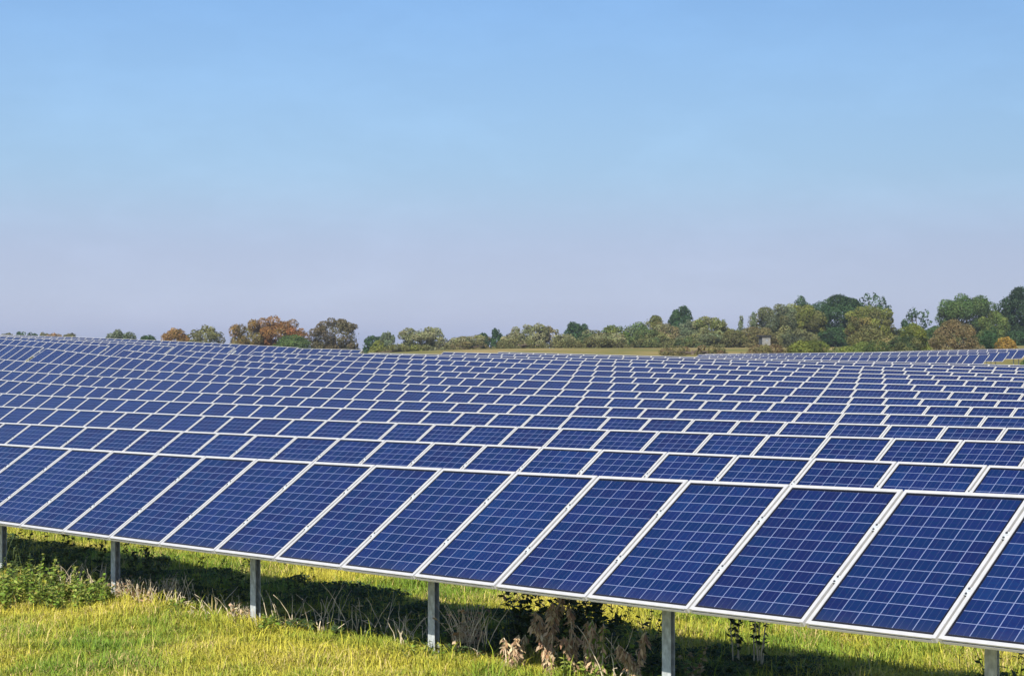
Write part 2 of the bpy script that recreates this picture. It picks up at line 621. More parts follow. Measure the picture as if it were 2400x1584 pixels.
def row_frame(c, D, s):
    """top-edge point (metres, world) and orientation of a panel whose left top corner lies at s"""
    x, y = plan(D, s)
    z = CAMZ + S * pv(c, s)
    ds = 0.5
    sl = (pv(c, s + ds) - pv(c, s - ds)) / (2 * ds)
    d = Vector((DX, DY, sl)).normalized()
    up = Vector((NX * math.cos(TILT), NY * math.cos(TILT), math.sin(TILT)))
    up = (up - d * up.dot(d)).normalized()
    nz = d.cross(up)
    m = Matrix((d, up, nz)).transposed().to_4x4()
    m.translation = Vector((x, y, z))
    return m


def build_row(name, label, group, k, D, ph, c, s0, s1, clamps=False, post_step=None, post_off=0.0, glass=True):
    i0 = math.ceil((s0 - ph) / PITCH_W)
    i1 = math.floor((s1 - ph) / PITCH_W)                # panel i spans i .. i+1
    sm = ph + (i0 + i1) / 2 * PITCH_W
    bx, by = plan(D - 0.62, sm)
    base = Vector((bx, by, gz(bx, by)))
    root = thing(name, base, label, 'solar panels', group)
    inv = Matrix.Translation(-base)
    rnd = random.Random(k * 13 + int(D))
    rail_pts = []
    for i in range(i0, i1):
        s = ph + i * PITCH_W
        m = row_frame(c, D, s + 0.5 * PITCH_W)
        m.translation = row_frame(c, D, s).translation
        # hand-set panels: a few millimetres out of true
        jit = Matrix.Rotation(R(rnd.gauss(0, 0.10)), 4, 'X') @ Matrix.Rotation(R(rnd.gauss(0, 0.05)), 4, 'Y')
        mm = inv @ m @ Matrix.Translation((GAP / 2, 0, 0)) @ jit
        o = link('solar_panel', ME_FRAME, root)
        o.matrix_local = mm
        g = link('cell_sheet', ME_CELL, o)
        if clamps and i > i0:
            for fr in (0.30, 0.69):
                cl = link('clamp', ME_CLAMP, root)
                cl.matrix_local = inv @ m @ Matrix.Translation((0, -PL * fr, 0.0))
    # two rails under the panels
    for fr in (0.22, 0.74):
        mb = MB()
        for i in range(i0, i1):
            s = ph + i * PITCH_W
            m0 = inv @ row_frame(c, D, s + 0.5 * PITCH_W)
            m0.translation = (inv @ row_frame(c, D, s)).translation
            n = len(mb.v)
            for x in (0.0 if i > i0 else 0.02, PITCH_W * S - 0.0006):
                for (yy, zz) in ((-0.025, -0.11), (0.025, -0.11), (0.025, -FD - 0.004), (-0.025, -FD - 0.004)):
                    mb.v.append(tuple(m0 @ Vector((x, -PL * fr + yy, zz))))
            mb.f += [(n, n + 4, n + 5, n + 1), (n + 1, n + 5, n + 6, n + 2), (n + 2, n + 6, n + 7, n + 3), (n + 3, n + 7, n + 4, n),
                     (n, n + 1, n + 2, n + 3), (n + 7, n + 6, n + 5, n + 4)]
        link('rail', mb.mesh('rail', [M_GALV]), root)
    # posts with a sloping rafter each
    step = post_step or 5 * PITCH_W
    s = s0 + ((post_off - s0) % step) if post_step else s0 + 1.2
    while s < s1 - 0.4:
        m = row_frame(c, D, s)
        px, py = plan(D - 0.62, s)
        g = gz(px, py) - 0.35
        top = (m @ Vector((0, -0.62 * S / math.cos(TILT), -0.17))).z
        o = link('post', ME_POST, root)
        o.location = Vector((px, py, g)) - base
        o.rotation_euler = (0, 0, math.atan2(DY, DX) + R(2))
        o.scale = (1, 1, top - g)
        rb = MB()
        rb.box(-0.03, 0.03, -PL * 0.86, -PL * 0.12, -0.185, -0.113)
        ro = link('rafter', rb.mesh('rafter', [M_GALV]), root)
        ro.matrix_local = inv @ m
        s += step
    return root


ORD = ['front', 'second', 'third', 'fourth', 'fifth', 'sixth', 'seventh', 'eighth', 'ninth', 'tenth', 'eleventh', 'twelfth', 'thirteenth', 'fourteenth', 'fifteenth']
for r in ROWS_A:
    k = r[0]
    if k == 1:
        lab = 'front row of blue solar panels on steel posts above the sunny grass'
    elif k == 2:
        lab = 'second row of blue solar panels, just behind the large front row'
    elif k == 15:
        lab = 'farthest row of the near panel field, only its top edge showing before the dip'
    else:
        lab = '%s row of blue solar panels counted back from the grass' % ORD[k - 1]
    if k == 1:
        build_row('solar_panel_row', lab, 'rows of the near panel field', *r, clamps=True, post_step=2.77, post_off=-8.29)
    else:
        build_row('solar_panel_row', lab, 'rows of the near panel field', *r, clamps=(k == 2))
LB = ['nearest row left of the cross track, five panels at the left edge',
      'second row left of the cross track, full panels showing at its right end',
      'third row left of the cross track, standing higher up the slope',
      'fourth row left of the cross track, below the trees',
      'fifth row left of the cross track, its top edge meeting the sky at the left',
      'last short row left of the cross track, ending below the olive dome tree']
for r, lab in zip(ROWS_B, LB):
    build_row('solar_panel_row', lab, 'rows left of the cross track', *r, post_step=2.77)
LC = ['nearest row of the far panel field beyond the dip at the right',
      'second row of the far panel field, its end standing clear at the right',
      'third row of the far panel field, running out of the right edge',
      'fourth row of the far panel field, below the tan shrub',
      'hindmost row of the far panel field, below the yellow bush']
for r, lab in zip(ROWS_C, LC):
    build_row('solar_panel_row', lab, 'rows of the far panel field', *r, post_step=2.77)


# ------------------------------------------------------------------ leaves: fast card meshes
def leaf_mesh(name, P, Nrm, size, cols, mat, aspect=1.5, up=None, rng=None):
    """one small pointed leaf (two folded triangles pairs) per point"""
    n = len(P)
    Nrm = Nrm / np.maximum(np.linalg.norm(Nrm, axis=1, keepdims=True), 1e-9)
    if up is None:
        up = rng.normal(size=(n, 3))
    T = up - (up * Nrm).sum(1, keepdims=True) * Nrm
    T /= np.maximum(np.linalg.norm(T, axis=1, keepdims=True), 1e-9)
    B = np.cross(Nrm, T)
    s = np.asarray(size).reshape(-1, 1) * np.ones((n, 1))
    a = P - T * s * aspect * 0.5
    c = P + T * s * aspect * 0.5
    b = P + B * s * 0.5 + Nrm * s * 0.12
    d = P - B * s * 0.5 + Nrm * s * 0.12
    V = np.stack([a, b, c, d], 1).reshape(-1, 3)
    me = bpy.data.meshes.new(name)
    me.vertices.add(4 * n)
    me.vertices.foreach_set('co', V.astype(np.float32).ravel())
    idx = np.arange(n)[:, None] * 4 + np.array([[0, 1, 2, 0, 2, 3]])
    me.loops.add(6 * n)
    me.loops.foreach_set('vertex_index', idx.ravel().astype(np.int32))
    me.polygons.add(2 * n)
    me.polygons.foreach_set('loop_start', (np.arange(2 * n) * 3).astype(np.int32))
    me.polygons.foreach_set('loop_total', np.full(2 * n, 3, np.int32))
    at = me.attributes.new('leaf_col', 'FLOAT_COLOR', 'POINT')
    C4 = np.concatenate([np.repeat(cols, 4, 0), np.ones((4 * n, 1))], 1)
    at.data.foreach_set('color', C4.astype(np.float32).ravel())
    me.materials.append(mat)
    me.update(calc_edges=True)
    return me


def mixcols(rng, n, cols, w=None, jitter=0.18):
    cols = np.array(cols, float)
    i = rng.choice(len(cols), n, p=w)
    c = cols[i] * (1 + rng.normal(0, jitter, (n, 1))) * (1 + rng.normal(0, 0.05, (n, 3)))
    return np.clip(c, 0.004, 0.9)


# ------------------------------------------------------------------ grass of the verge
def build_grass():
    rng = np.random.default_rng(7)
    # clumped candidates in survey coordinates
    n = 420000
    D = rng.uniform(4.0, 13.6, n)
    s = -rng.uniform(0.50, 2.12, n) * D
    x = S * (D * NX + s * DX)
    y = S * (D * NY + s * DY)
    ok = (np.abs(x) < 0.335 * y + 0.5) & (y > 14.0)
    keep = rng.uniform(size=n) < np.clip((24.0 / np.maximum(y, 1)) ** 1.0, 0.3, 1.0)
    ok &= keep
    x, y, D = x[ok], y[ok], D[ok]
    n = len(x)
    z = ground_rel(np.stack([x, y], 1)) + CAMZ
    # patches
    nz = np.array([noise.noise(Vector((a * 0.55, b * 0.55, 5))) for a, b in zip(x[::1], y[::1])])
    nz2 = np.array([noise.noise(Vector((a * 2.3, b * 2.3, 9))) for a, b in zip(x, y)])
    nz3 = np.array([noise.noise(Vector((a * 0.9, b * 0.9, 21))) for a, b in zip(x, y)])
    far = np.array([0.05 * noise.noise(Vector((a * 0.55, b * 0.55, 0))) + 0.025 * noise.noise(Vector((a * 1.9, b * 1.9, 3))) for a, b in zip(x, y)])
    z += far - 0.02
    under = D > 9.0
    h = rng.uniform(0.06, 0.135, n) * (1 + 0.6 * nz2) * np.where(under, 1.15, 1.0)
    h *= np.where(rng.uniform(size=n) < 0.04, 2.1, 1)
    wd_ = rng.uniform(0.005, 0.010, n)
    az = rng.uniform(0, 2 * np.pi, n)
    lean = np.abs(rng.normal(0.85, 0.5, n))
    dirx, diry = np.cos(az), np.sin(az)
    px, py = -diry, dirx
    p0 = np.stack([x, y, z], 1)
    side = np.stack([px * wd_ / 2, py * wd_ / 2, 0 * x], 1)
    mid = p0 + np.stack([dirx * lean * h * 0.35, diry * lean * h * 0.35, h * 0.6], 1)
    tip = p0 + np.stack([dirx * lean * h * 1.0, diry * lean * h * 1.0, h * (1 - 0.25 * lean)], 1)
    V = np.stack([p0 - side, p0 + side, mid + side * 0.8, mid - side * 0.8, tip], 1).reshape(-1, 3)
    green = np.array([0.17, 0.27, 0.026])
    yell = np.array([0.52, 0.46, 0.055])
    straw = np.array([0.58, 0.45, 0.17])
    # greener by the posts and in damp patches, yellower in the open verge
    t = np.clip(0.74 - 1.35 * nz - 0.45 * nz2 + np.where(D > 8.6, -0.25, 0.0) + rng.normal(0, 0.22, n), 0, 1)[:, None]
    c = green * (1 - t) + yell * t
    st = (rng.uniform(size=n) < np.clip(0.10 + 0.35 * nz3, 0.03, 0.5))[:, None]
    c = np.where(st, straw, c) * (1 + rng.normal(0, 0.15, (n, 1)))
    c = np.clip(c, 0.01, 0.8)
    me = bpy.data.meshes.new('grass')
    me.vertices.add(5 * n)
    me.vertices.foreach_set('co', V.astype(np.float32).ravel())
    b = np.arange(n)[:, None] * 5
    loops = np.concatenate([b + np.array([[0, 1, 2, 3]]), b + np.array([[3, 2, 4]])], 1)
    me.loops.add(7 * n)
    me.loops.foreach_set('vertex_index', loops.ravel().astype(np.int32))
    me.polygons.add(2 * n)
    ls = (np.arange(n)[:, None] * 7 + np.array([[0, 4]])).ravel()
    me.polygons.foreach_set('loop_start', ls.astype(np.int32))
    me.polygons.foreach_set('loop_total', np.tile([4, 3], n).astype(np.int32))
    at = me.attributes.new('leaf_col', 'FLOAT_COLOR', 'POINT')
    at.data.foreach_set('color', np.concatenate([np.repeat(c, 5, 0), np.ones((5 * n, 1))], 1).astype(np.float32).ravel())
    me.materials.append(M_GRASS)
    me.update(calc_edges=True)
    link('grass', me, label='short yellow-green grass of the verge and under the front panels', cat='grass', kind='stuff')


build_grass()

# ------------------------------------------------------------------ trees and hedges beyond the field
DK = [(0.026, 0.060, 0.019), (0.036, 0.079, 0.024), (0.048, 0.096, 0.029)]            # dark green
MG = [(0.054, 0.102, 0.024), (0.072, 0.126, 0.034), (0.096, 0.144, 0.036)]            # mid green
OL = [(0.111, 0.117, 0.036), (0.143, 0.137, 0.046), (0.169, 0.163, 0.052)]            # olive
PA = [(0.232, 0.232, 0.109), (0.275, 0.261, 0.131), (0.174, 0.196, 0.080)]            # pale willow
TN = [(0.215, 0.170, 0.075), (0.190, 0.150, 0.062), (0.160, 0.145, 0.055)]                # tan
OR = [(0.240, 0.126, 0.034), (0.180, 0.126, 0.034), (0.276, 0.156, 0.042)]            # orange-brown
RD = [(0.299, 0.109, 0.030), (0.230, 0.115, 0.032), (0.172, 0.098, 0.032)]            # red-orange
YG = [(0.156, 0.180, 0.026), (0.192, 0.210, 0.034), (0.120, 0.156, 0.029)]            # yellow green
YL = [(0.340, 0.220, 0.035), (0.280, 0.170, 0.030), (0.380, 0.270, 0.060)]            # golden yellow
RB = [(0.172, 0.103, 0.052), (0.144, 0.098, 0.046), (0.127, 0.103, 0.040)]            # red-brown bracken
GG = [(0.121, 0.155, 0.081), (0.149, 0.176, 0.095), (0.101, 0.135, 0.068)]            # grey-green


def make_tree(name, cat, label, group, px, top, width, dist, cols, style, seed, base=None, depth=None, dens=1.0):
    """a tree or bush whose crown spans `width` photo pixels at `dist` metres and whose top stands at photo row `top`"""
    rng = np.random.default_rng(seed)
    x = (px - 1200) / F_PX * dist
    y = dist
    g = gz(x, y) - 0.1
    ztop = CAMZ + (792 - top) / F_PX * dist
    h = max(ztop - g, 0.6)
    r = width / F_PX * dist / 2 * (1.12 if style in ('bush', 'round', 'fan', 'dome') else 1.0)
    root = thing(name, (x, y, g), label, cat, group)
    # crown made of sub-clumps
    blobs = []
    bush = style in ('bush', 'hedge', 'mound')
    zlow = 0.0 if bush else min(0.10 * h, 1.0)
    H = h - zlow
    if style == 'dome':
        blobs.append((0, 0, zlow + H * 0.44, r * 0.76, H * 0.43))
        nb = 44
        for i in range(8):
            a = 2 * np.pi * i / 8
            blobs.append((r * 0.66 * math.cos(a), r * 0.66 * math.sin(a), H * 0.2, r * 0.3, H * 0.2))
    elif style == 'mound':
        blobs.append((0, 0, H * 0.33, r * 0.80, H * 0.52))
        nb = 30
    elif style == 'open':
        nb = 34
    elif style == 'spire':
        nb = 14
    elif style in ('round', 'fan'):
        nb = 38
        for i in range(9):
            a = 2 * np.pi * (i + rng.uniform()) / 9
            blobs.append((r * 0.6 * math.cos(a), r * 0.6 * math.sin(a), H * rng.uniform(0.12, 0.32), r * 0.36, H * 0.2))
        blobs.append((0, 0, zlow + H * 0.44, r * 0.6, H * 0.36))
    elif style == 'hedge':
        nb = max(10, int(width / 7))
    else:
        nb = 26
    for i in range(nb):
        a = rng.uniform(0, 2 * np.pi)
        if style == 'spire':
            t = (i + 0.5) / nb
            rr = r * (1 - t) ** 0.7 * 0.75
            blobs.append((rr * 0.5 * math.cos(a), rr * 0.5 * math.sin(a), zlow + H * t * 0.93, max(rr * 0.75, 0.35), H * 0.11))
            continue
        if style == 'hedge':
            bx = rng.uniform(-0.94, 0.94) * r
            tp = 1 - 0.75 * abs(bx / r) ** 3
            bs = H * rng.uniform(0.30, 0.46) * tp
            blobs.append((bx, rng.uniform(-0.5, 0.5) * min(r, 3.5), H * tp * rng.uniform(0.25, 1.0) - bs * 0.8, bs * rng.uniform(1.0, 1.6), bs))
            continue
        u = rng.uniform(-0.85, 1.0) if not bush else rng.uniform(-0.15, 1.0)
        rad = math.sqrt(max(0.0, 1 - u * u))
        k = {'dome': 0.93, 'mound': 0.9, 'open': 0.84, 'round': 0.86, 'bush': 0.82, 'fan': 0.88}[style] * rng.uniform(0.86, 1.06)
        bs = {'dome': 0.17, 'mound': 0.21, 'open': 0.15, 'round': 0.23, 'bush': 0.27, 'fan': 0.20}[style] * rng.uniform(0.6, 1.3)
        cz = zlow + H * (0.46 + 0.5 * k * u * (1 - bs * 0.55)) if not bush else H * (0.05 + 0.9 * max(u, 0) * (1 - bs * 0.7))
        wide = 1.0
        if style == 'fan':                                            # wider near the top
            wide = 0.75 + 0.35 * (u + 0.75)
        blobs.append((r * k * rad * math.cos(a) * (1 - bs * 0.4) * wide, r * k * rad * math.sin(a) * (1 - bs * 0.4) * wide, cz, r * bs * 1.1, H * bs * 0.62))
    if style == 'bush':
        blobs.append((0, 0, H * 0.30, r * 0.72, H * 0.5))
    # fit the highest clump to the measured top
    mz = max(b[2] + b[4] for b in blobs)
    k = h / mz
    kx = max(1.0, r / max(abs(b[0]) + 0.9 * b[3] for b in blobs)) if style != 'spire' else 1.0
    blobs = [(b[0] * kx, b[1], b[2] * k, b[3] * (1 + kx) / 2, b[4] * k) for b in blobs]
    leaf = 0.15 * dist / 290 * (1.25 if style == 'open' else 1.0)
    P, Nn, C = [], [], []
    for (bx, by, bz, br, bh) in blobs:
        area = 4 * math.pi * ((br * bh + br * br + br * bh) / 3)
        n = int(max(40, dens * area / (leaf * leaf) * 0.85 * (0.7 if style == 'open' else 1.0)))
        n = min(n, 9000)
        v = rng.normal(size=(n, 3))
        v /= np.linalg.norm(v, axis=1, keepdims=True)
        v = v[v[:, 1] < 0.45]                                          # thin out what faces away from the field
        n = len(v)
        rad = rng.uniform(0.72, 1.06, (n, 1)) ** 1.0
        rad = np.where(rng.uniform(size=(n, 1)) < 0.10, rad * 1.14, rad)
        p = v * rad * np.array([br, br, bh]) + np.array([bx, by, bz])
        nn = v * np.array([1 / br, 1 / br, 1 / bh]) * min(br, bh) + rng.normal(0, 0.58, (n, 3))
        P.append(p)
        Nn.append(nn)
        tint = 1 + rng.normal(0, 0.20)
        i = rng.integers(0, len(cols))
        base_c = np.array(cols[i]) * 0.55 + np.array(cols).mean(0) * 0.45
        C.append(np.clip(base_c * tint * (1 + rng.normal(0, 0.15, (n, 1))) * (1 + rng.normal(0, 0.05, (n, 3))), 0.004, 0.6))
    P, Nn, C = np.concatenate(P), np.concatenate(Nn), np.concatenate(C)
    ok = P[:, 2] > 0.02
    P, Nn, C = P[ok], Nn[ok], C[ok]
    sz = leaf * rng.uniform(0.9, 1.7, len(P))
    link('crown', leaf_mesh('crown', P, Nn, sz, C, M_LEAF, 1.35, rng=rng), root)
    # trunk with limbs reaching into the clumps
    mb = MB()
    tr = max(0.06, min(0.32, r * 0.07))
    hub = Vector((0, 0, zlow + H * 0.22))
    mb.tube([(0, 0, -0.2), (tr * 0.3, 0, hub.z * 0.5), hub, hub + Vector((0, 0, H * 0.3))], [tr * 1.25, tr, tr * 0.85, tr * 0.3], 7)
    for b in blobs[1:12:2]:
        e = Vector(b[:3])
        mid = hub.lerp(e, 0.5) + Vector((0, 0, 0.05 * H))
        mb.tube([hub, mid, e], [tr * 0.55, tr * 0.35, tr * 0.12], 5)
    link('trunk', mb.mesh('trunk', [M_BARK], True), root)
    return root


G_FAR = 'small far trees on the left skyline'
G_LEFT = 'trees behind the left of the field'
G_MID = 'willows and trees in the middle of the skyline'
G_RIGHT = 'tall trees on the right skyline'
G_BUSH = 'bushes in front of the right trees'
G_HEDGE = 'low hedges at the far edge of the field'
TREES = [
 # far skyline at the left
 ('far_tree', 'tree', 'tiny far tree at the very left edge of the skyline', G_FAR, 16, 780, 36, 520, OL, 'round'),
 ('far_tree', 'tree', 'tiny far tree with a raised tip, second from the left edge of the skyline', G_FAR, 48, 777, 30, 520, DK, 'round'),
 ('far_tree', 'tree', 'tiny far dark green tree, third from the left edge of the skyline', G_FAR, 76, 778, 32, 520, DK, 'round'),
 ('far_tree', 'tree', 'tiny far tree with a pointed top, fourth from the left edge of the skyline', G_FAR, 102, 778, 24, 530, OL, 'round'),
 ('far_tree', 'tree', 'tiny far yellowish tree, fifth from the left edge of the skyline', G_FAR, 128, 780, 38, 520, OR, 'round'),
 ('far_tree', 'tree', 'tiny far low tree at the right end of the tiny left group', G_FAR, 164, 781, 34, 530, OL, 'round'),
 # left group
 ('tree', 'tree', 'grey-green open tree standing alone on the left skyline', G_LEFT, 283, 772, 66, 300, GG, 'round'),
 ('bush', 'bush', 'low dark green bush between the open tree and the orange tree', G_LEFT, 350, 785, 60, 290, DK, 'bush'),
 ('tree', 'tree', 'small orange-brown tree beside the small olive dome', G_LEFT, 411, 768, 60, 290, OR, 'round'),
 ('tree', 'tree', 'small olive dome-shaped tree right of the small orange-brown tree', G_LEFT, 483, 761, 80, 285, OL, 'dome'),
 ('tree', 'tree', 'olive-orange tree touching the left side of the red maple', G_LEFT, 583, 748, 80, 285, [*OL, *OR], 'fan'),
 ('maple_tree', 'tree', 'big red-orange maple tree in the left group', G_LEFT, 661, 740, 110, 287, [*RD, *OR], 'fan'),
 ('bush', 'bush', 'green bush in front of the red-orange maple', G_LEFT, 684, 784, 96, 275, MG, 'bush'),
 ('bush', 'bush', 'brownish low bush at the left foot of the olive-orange tree', G_LEFT, 548, 790, 36, 280, TN, 'bush'),
 ('tree', 'tree', 'big olive-brown dome-shaped tree right of the red maple', G_LEFT, 786, 745, 110, 285, [(0.12, 0.10, 0.045), (0.105, 0.10, 0.04), (0.13, 0.10, 0.05)], 'dome'),
 # middle
 ('tree', 'tree', 'rounded dark green tree just right of the big olive dome', G_MID, 876, 786, 50, 330, DK, 'dome'),
 ('bush', 'bush', 'yellow-green bush in front of the slender grey-green tree', G_MID, 890, 797, 50, 300, YG, 'bush'),
 ('tree', 'tree', 'slender grey-green tree with a pointed crown left of the pale willow', G_MID, 908, 777, 36, 300, GG, 'round'),
 ('willow_tree', 'tree', 'large pale silvery willow in the middle of the skyline', G_MID, 985, 766, 96, 290, PA, 'fan'),
 ('willow_tree', 'tree', 'small pale willow at the right foot of the large silvery willow', G_MID, 1034, 790, 36, 288, PA, 'round'),
 ('willow_tree', 'tree', 'low pale olive willow above the start of the brown hedge', G_MID, 1104, 784, 84, 290, [*PA, *OL], 'round'),
 ('tree', 'tree', 'small dark green tree peeping out behind the low pale willow', G_MID, 1131, 780, 32, 320, DK, 'round'),
 ('tree', 'tree', 'slim dark tree standing alone between two pale willows', G_MID, 1163, 769, 28, 320, DK, 'round'),
 ('willow_tree', 'tree', 'pale willow with a high rounded top left of the bare-twigged tree', G_MID, 1246, 758, 78, 290, PA, 'fan'),
 ('tree', 'tree', 'thin greyish tree leaning on the right of the high pale willow', G_MID, 1290, 763, 44, 292, [*PA, *TN], 'open'),
 ('tree', 'tree', 'compact dark green tree above the lower end of the bushy bank', G_MID, 1353, 754, 54, 320, DK, 'round'),
 ('bush', 'bush', 'pale green bush at the low left end of the bushy bank', G_MID, 1385, 773, 76, 288, [*PA, *MG], 'bush'),
 ('bush', 'bush', 'yellow-green bush, second up the bushy bank', G_MID, 1440, 762, 84, 290, [*YG, *MG], 'bush'),
 ('bush', 'bush', 'mid green bush in the middle of the bushy bank', G_MID, 1488, 754, 80, 292, [*MG, *GG], 'bush'),
 ('bush', 'bush', 'tan-topped bush at the crest of the bushy bank, left of the dark round tree', G_MID, 1532, 738, 80, 296, [*TN, *YG], 'bush'),
 ('bush', 'bush', 'pale tan-green willow bush below the crest of the bank', G_MID, 1563, 757, 78, 285, [*PA, *TN], 'bush'),
 ('tree', 'tree', 'dark green round tree rising behind the crest of the bushy bank', G_MID, 1598, 716, 58, 330, DK, 'round'),
 ('bush', 'bush', 'grey-green bush at the right foot of the dark round tree', G_MID, 1614, 748, 60, 290, GG, 'bush'),
 ('willow_tree', 'tree', 'pale tan willow left of the gap in the skyline', G_MID, 1660, 741, 78, 288, [*PA, *YG], 'round'),
 ('tree', 'tree', 'narrow grey-green spire at the left edge of the skyline gap', G_MID, 1696, 748, 24, 288, GG, 'spire'),
 # right
 ('tree', 'tree', 'short green spire at the right edge of the skyline gap', G_RIGHT, 1737, 738, 34, 300, GG, 'spire'),
 ('tree', 'tree', 'taller green spire leaning against the big olive thicket', G_RIGHT, 1766, 731, 40, 302, [*GG, *MG], 'spire'),
 ('tree', 'tree', 'left half of the big olive thicket above the hut', G_RIGHT, 1815, 713, 112, 305, [*OL, *GG], 'round'),
 ('tree', 'tree', 'right half of the big olive thicket, its top reaching the small dark tree', G_RIGHT, 1878, 712, 110, 306, [*OL, *YG], 'round'),
 ('tree', 'tree', 'small dark round tree sticking up behind the olive thicket', G_RIGHT, 1884, 693, 54, 345, DK, 'round'),
 ('oak_tree', 'tree', 'massive dark green oak in the right half of the skyline', G_RIGHT, 1970, 690, 146, 312, DK, 'round'),
 ('oak_tree', 'tree', 'dark oak with an overhanging arm at the right of the massive oak', G_RIGHT, 2048, 684, 80, 315, DK, 'open'),
 ('tree', 'tree', 'orange-olive domed tree in front of the massive dark oak', G_RIGHT, 2038, 715, 108, 295, [(0.19, 0.135, 0.04), *OL, *YG], 'dome'),
 ('tree', 'tree', 'sparse dark tree with sky showing through, standing in the gap on the right', G_RIGHT, 2148, 720, 76, 320, DK, 'open'),
 ('tree', 'tree', 'big fresh green tree above the tan shrub', G_RIGHT, 2265, 689, 122, 310, MG, 'round'),
 ('tree', 'tree', 'yellow-green tree between the big green tree and the dark tree at the right edge', G_RIGHT, 2328, 728, 66, 300, [*YG, *MG], 'round'),
 ('tree', 'tree', 'tall very dark tree cut by the right edge of the picture', G_RIGHT, 2400, 672, 112, 305, [(0.024, 0.050, 0.018), (0.030, 0.062, 0.022)], 'round'),
 ('bush', 'bush', 'low olive scrub between the thin greyish tree and the compact dark tree', G_MID, 1322, 782, 60, 284, [*OL, *PA], 'bush'),
 ('bush', 'bush', 'low pale scrub filling the foot of the bushy bank', G_MID, 1425, 779, 110, 280, [*PA, *OL], 'bush'),
 ('bush', 'bush', 'wide olive scrub below the tan-topped crest bush', G_MID, 1520, 772, 110, 280, [*OL, *MG], 'bush'),
 ('bush', 'bush', 'olive scrub below the pale tan willow left of the skyline gap', G_MID, 1640, 771, 100, 280, [*OL, *GG], 'bush'),
 ('bush', 'bush', 'yellow-olive scrub at the bottom of the skyline gap', G_MID, 1708, 767, 70, 290, [*YG, *OL], 'bush'),
 ('bush', 'bush', 'low olive scrub between the slim dark tree and the high pale willow', G_MID, 1198, 781, 60, 285, [*OL, *PA], 'bush'),
 ('bush', 'bush', 'low pale scrub between the silvery willow and the low pale willow', G_MID, 1062, 795, 50, 285, [*PA, *OL], 'bush'),
 ('bush', 'bush', 'dark scrub filling the gap below the sparse dark tree', G_RIGHT, 2096, 768, 66, 296, [*DK, *OL], 'bush'),
 ('bush', 'bush', 'dark green scrub right of the sparse dark tree, behind the tan shrub', G_RIGHT, 2192, 764, 70, 296, [*DK, *MG], 'bush'),
 ('bush', 'bush', 'dark green scrub at the foot of the tall tree at the right edge', G_RIGHT, 2385, 775, 70, 290, DK, 'bush'),
 # bushes in front
 ('bush', 'bush', 'brown-olive bush directly behind the small hut', G_BUSH, 1775, 766, 90, 284, [*TN, *OL], 'bush'),
 ('bush', 'bush', 'dark olive bush left of the small hut', G_BUSH, 1716, 774, 80, 284, OL, 'bush'),
 ('bush', 'bush', 'grey-green bush right of the small hut', G_BUSH, 1872, 770, 90, 284, [*GG, *OL], 'bush'),
 ('bush', 'bush', 'dark green bush at the foot of the massive oak', G_BUSH, 1946, 776, 80, 286, DK, 'bush'),
 ('bush', 'bush', 'smooth olive mound in front of the orange-olive domed tree', G_BUSH, 2036, 763, 100, 218, OL, 'mound'),
 ('bush', 'bush', 'bright yellow-green bush below the sparse dark tree', G_BUSH, 2138, 758, 84, 218, YG, 'bush'),
 ('bush', 'bush', 'dark olive bush left of the tan shrub', G_BUSH, 2122, 786, 84, 212, [*DK, *OL], 'bush'),
 ('shrub', 'shrub', 'large tan-brown shrub in front of the big fresh green tree', G_BUSH, 2238, 748, 124, 214, [*TN, (0.20, 0.14, 0.055)], 'mound'),
 ('bush', 'bush', 'dark green bush between the tan shrub and the golden bush', G_BUSH, 2318, 768, 56, 220, DK, 'bush'),
 ('bush', 'bush', 'small golden yellow bush near the right edge', G_BUSH, 2356, 789, 62, 206, YL, 'mound'),
 ('bush', 'bush', 'olive-yellow bush on the right of the smooth olive mound', G_BUSH, 2086, 782, 60, 214, [*YG, *TN], 'bush'),
 # hedges
 ('hedge', 'hedge', 'yellow-brown stretch of hedge below the low pale willow', G_HEDGE, 1098, 799, 100, 262, [*OL, *TN], 'hedge'),
 ('hedge', 'hedge', 'olive stretch of hedge below the high pale willow', G_HEDGE, 1215, 795, 140, 264, [*OL, (0.08, 0.07, 0.03)], 'hedge'),
 ('hedge', 'hedge', 'dark brown-olive stretch of hedge below the bushy bank', G_HEDGE, 1385, 791, 200, 266, [*OL, (0.07, 0.06, 0.028)], 'hedge'),
 ('hedge', 'hedge', 'dark olive stretch of hedge left of the hut, above the bracken', G_HEDGE, 1570, 790, 190, 268, [*OL, *DK], 'hedge'),
 ('bracken_patch', 'bracken', 'red-brown patch of bracken at the left of the grassy gap', G_HEDGE, 1622, 808, 170, 226, [*RB, *OL], 'hedge'),
 ('bracken_patch', 'bracken', 'broad brown patch of bracken in front of the hut', G_HEDGE, 1830, 805, 190, 214, [*RB, *OL], 'hedge'),
 ('hedge', 'hedge', 'light green low hedge right of the hut', G_HEDGE, 1895, 796, 130, 212, YG, 'hedge'),
 ('hedge', 'hedge', 'yellow-green tangled hedge below the smooth olive mound', G_HEDGE, 2020, 798, 150, 206, [*YG, *MG], 'hedge'),
 ('hedge', 'hedge', 'low olive hedge below the large silvery willow', G_HEDGE, 950, 806, 170, 270, [*OL, *YG], 'hedge'),
]
for i, tr in enumerate(TREES):
    make_tree(*tr, seed=100 + i)

# bush by the right end of the far panel rows
make_tree('bush', 'bush', 'small green bush at the right edge, at the end of the far panel rows', None, 2404, 842, 34, 150, MG, 'bush', 991)


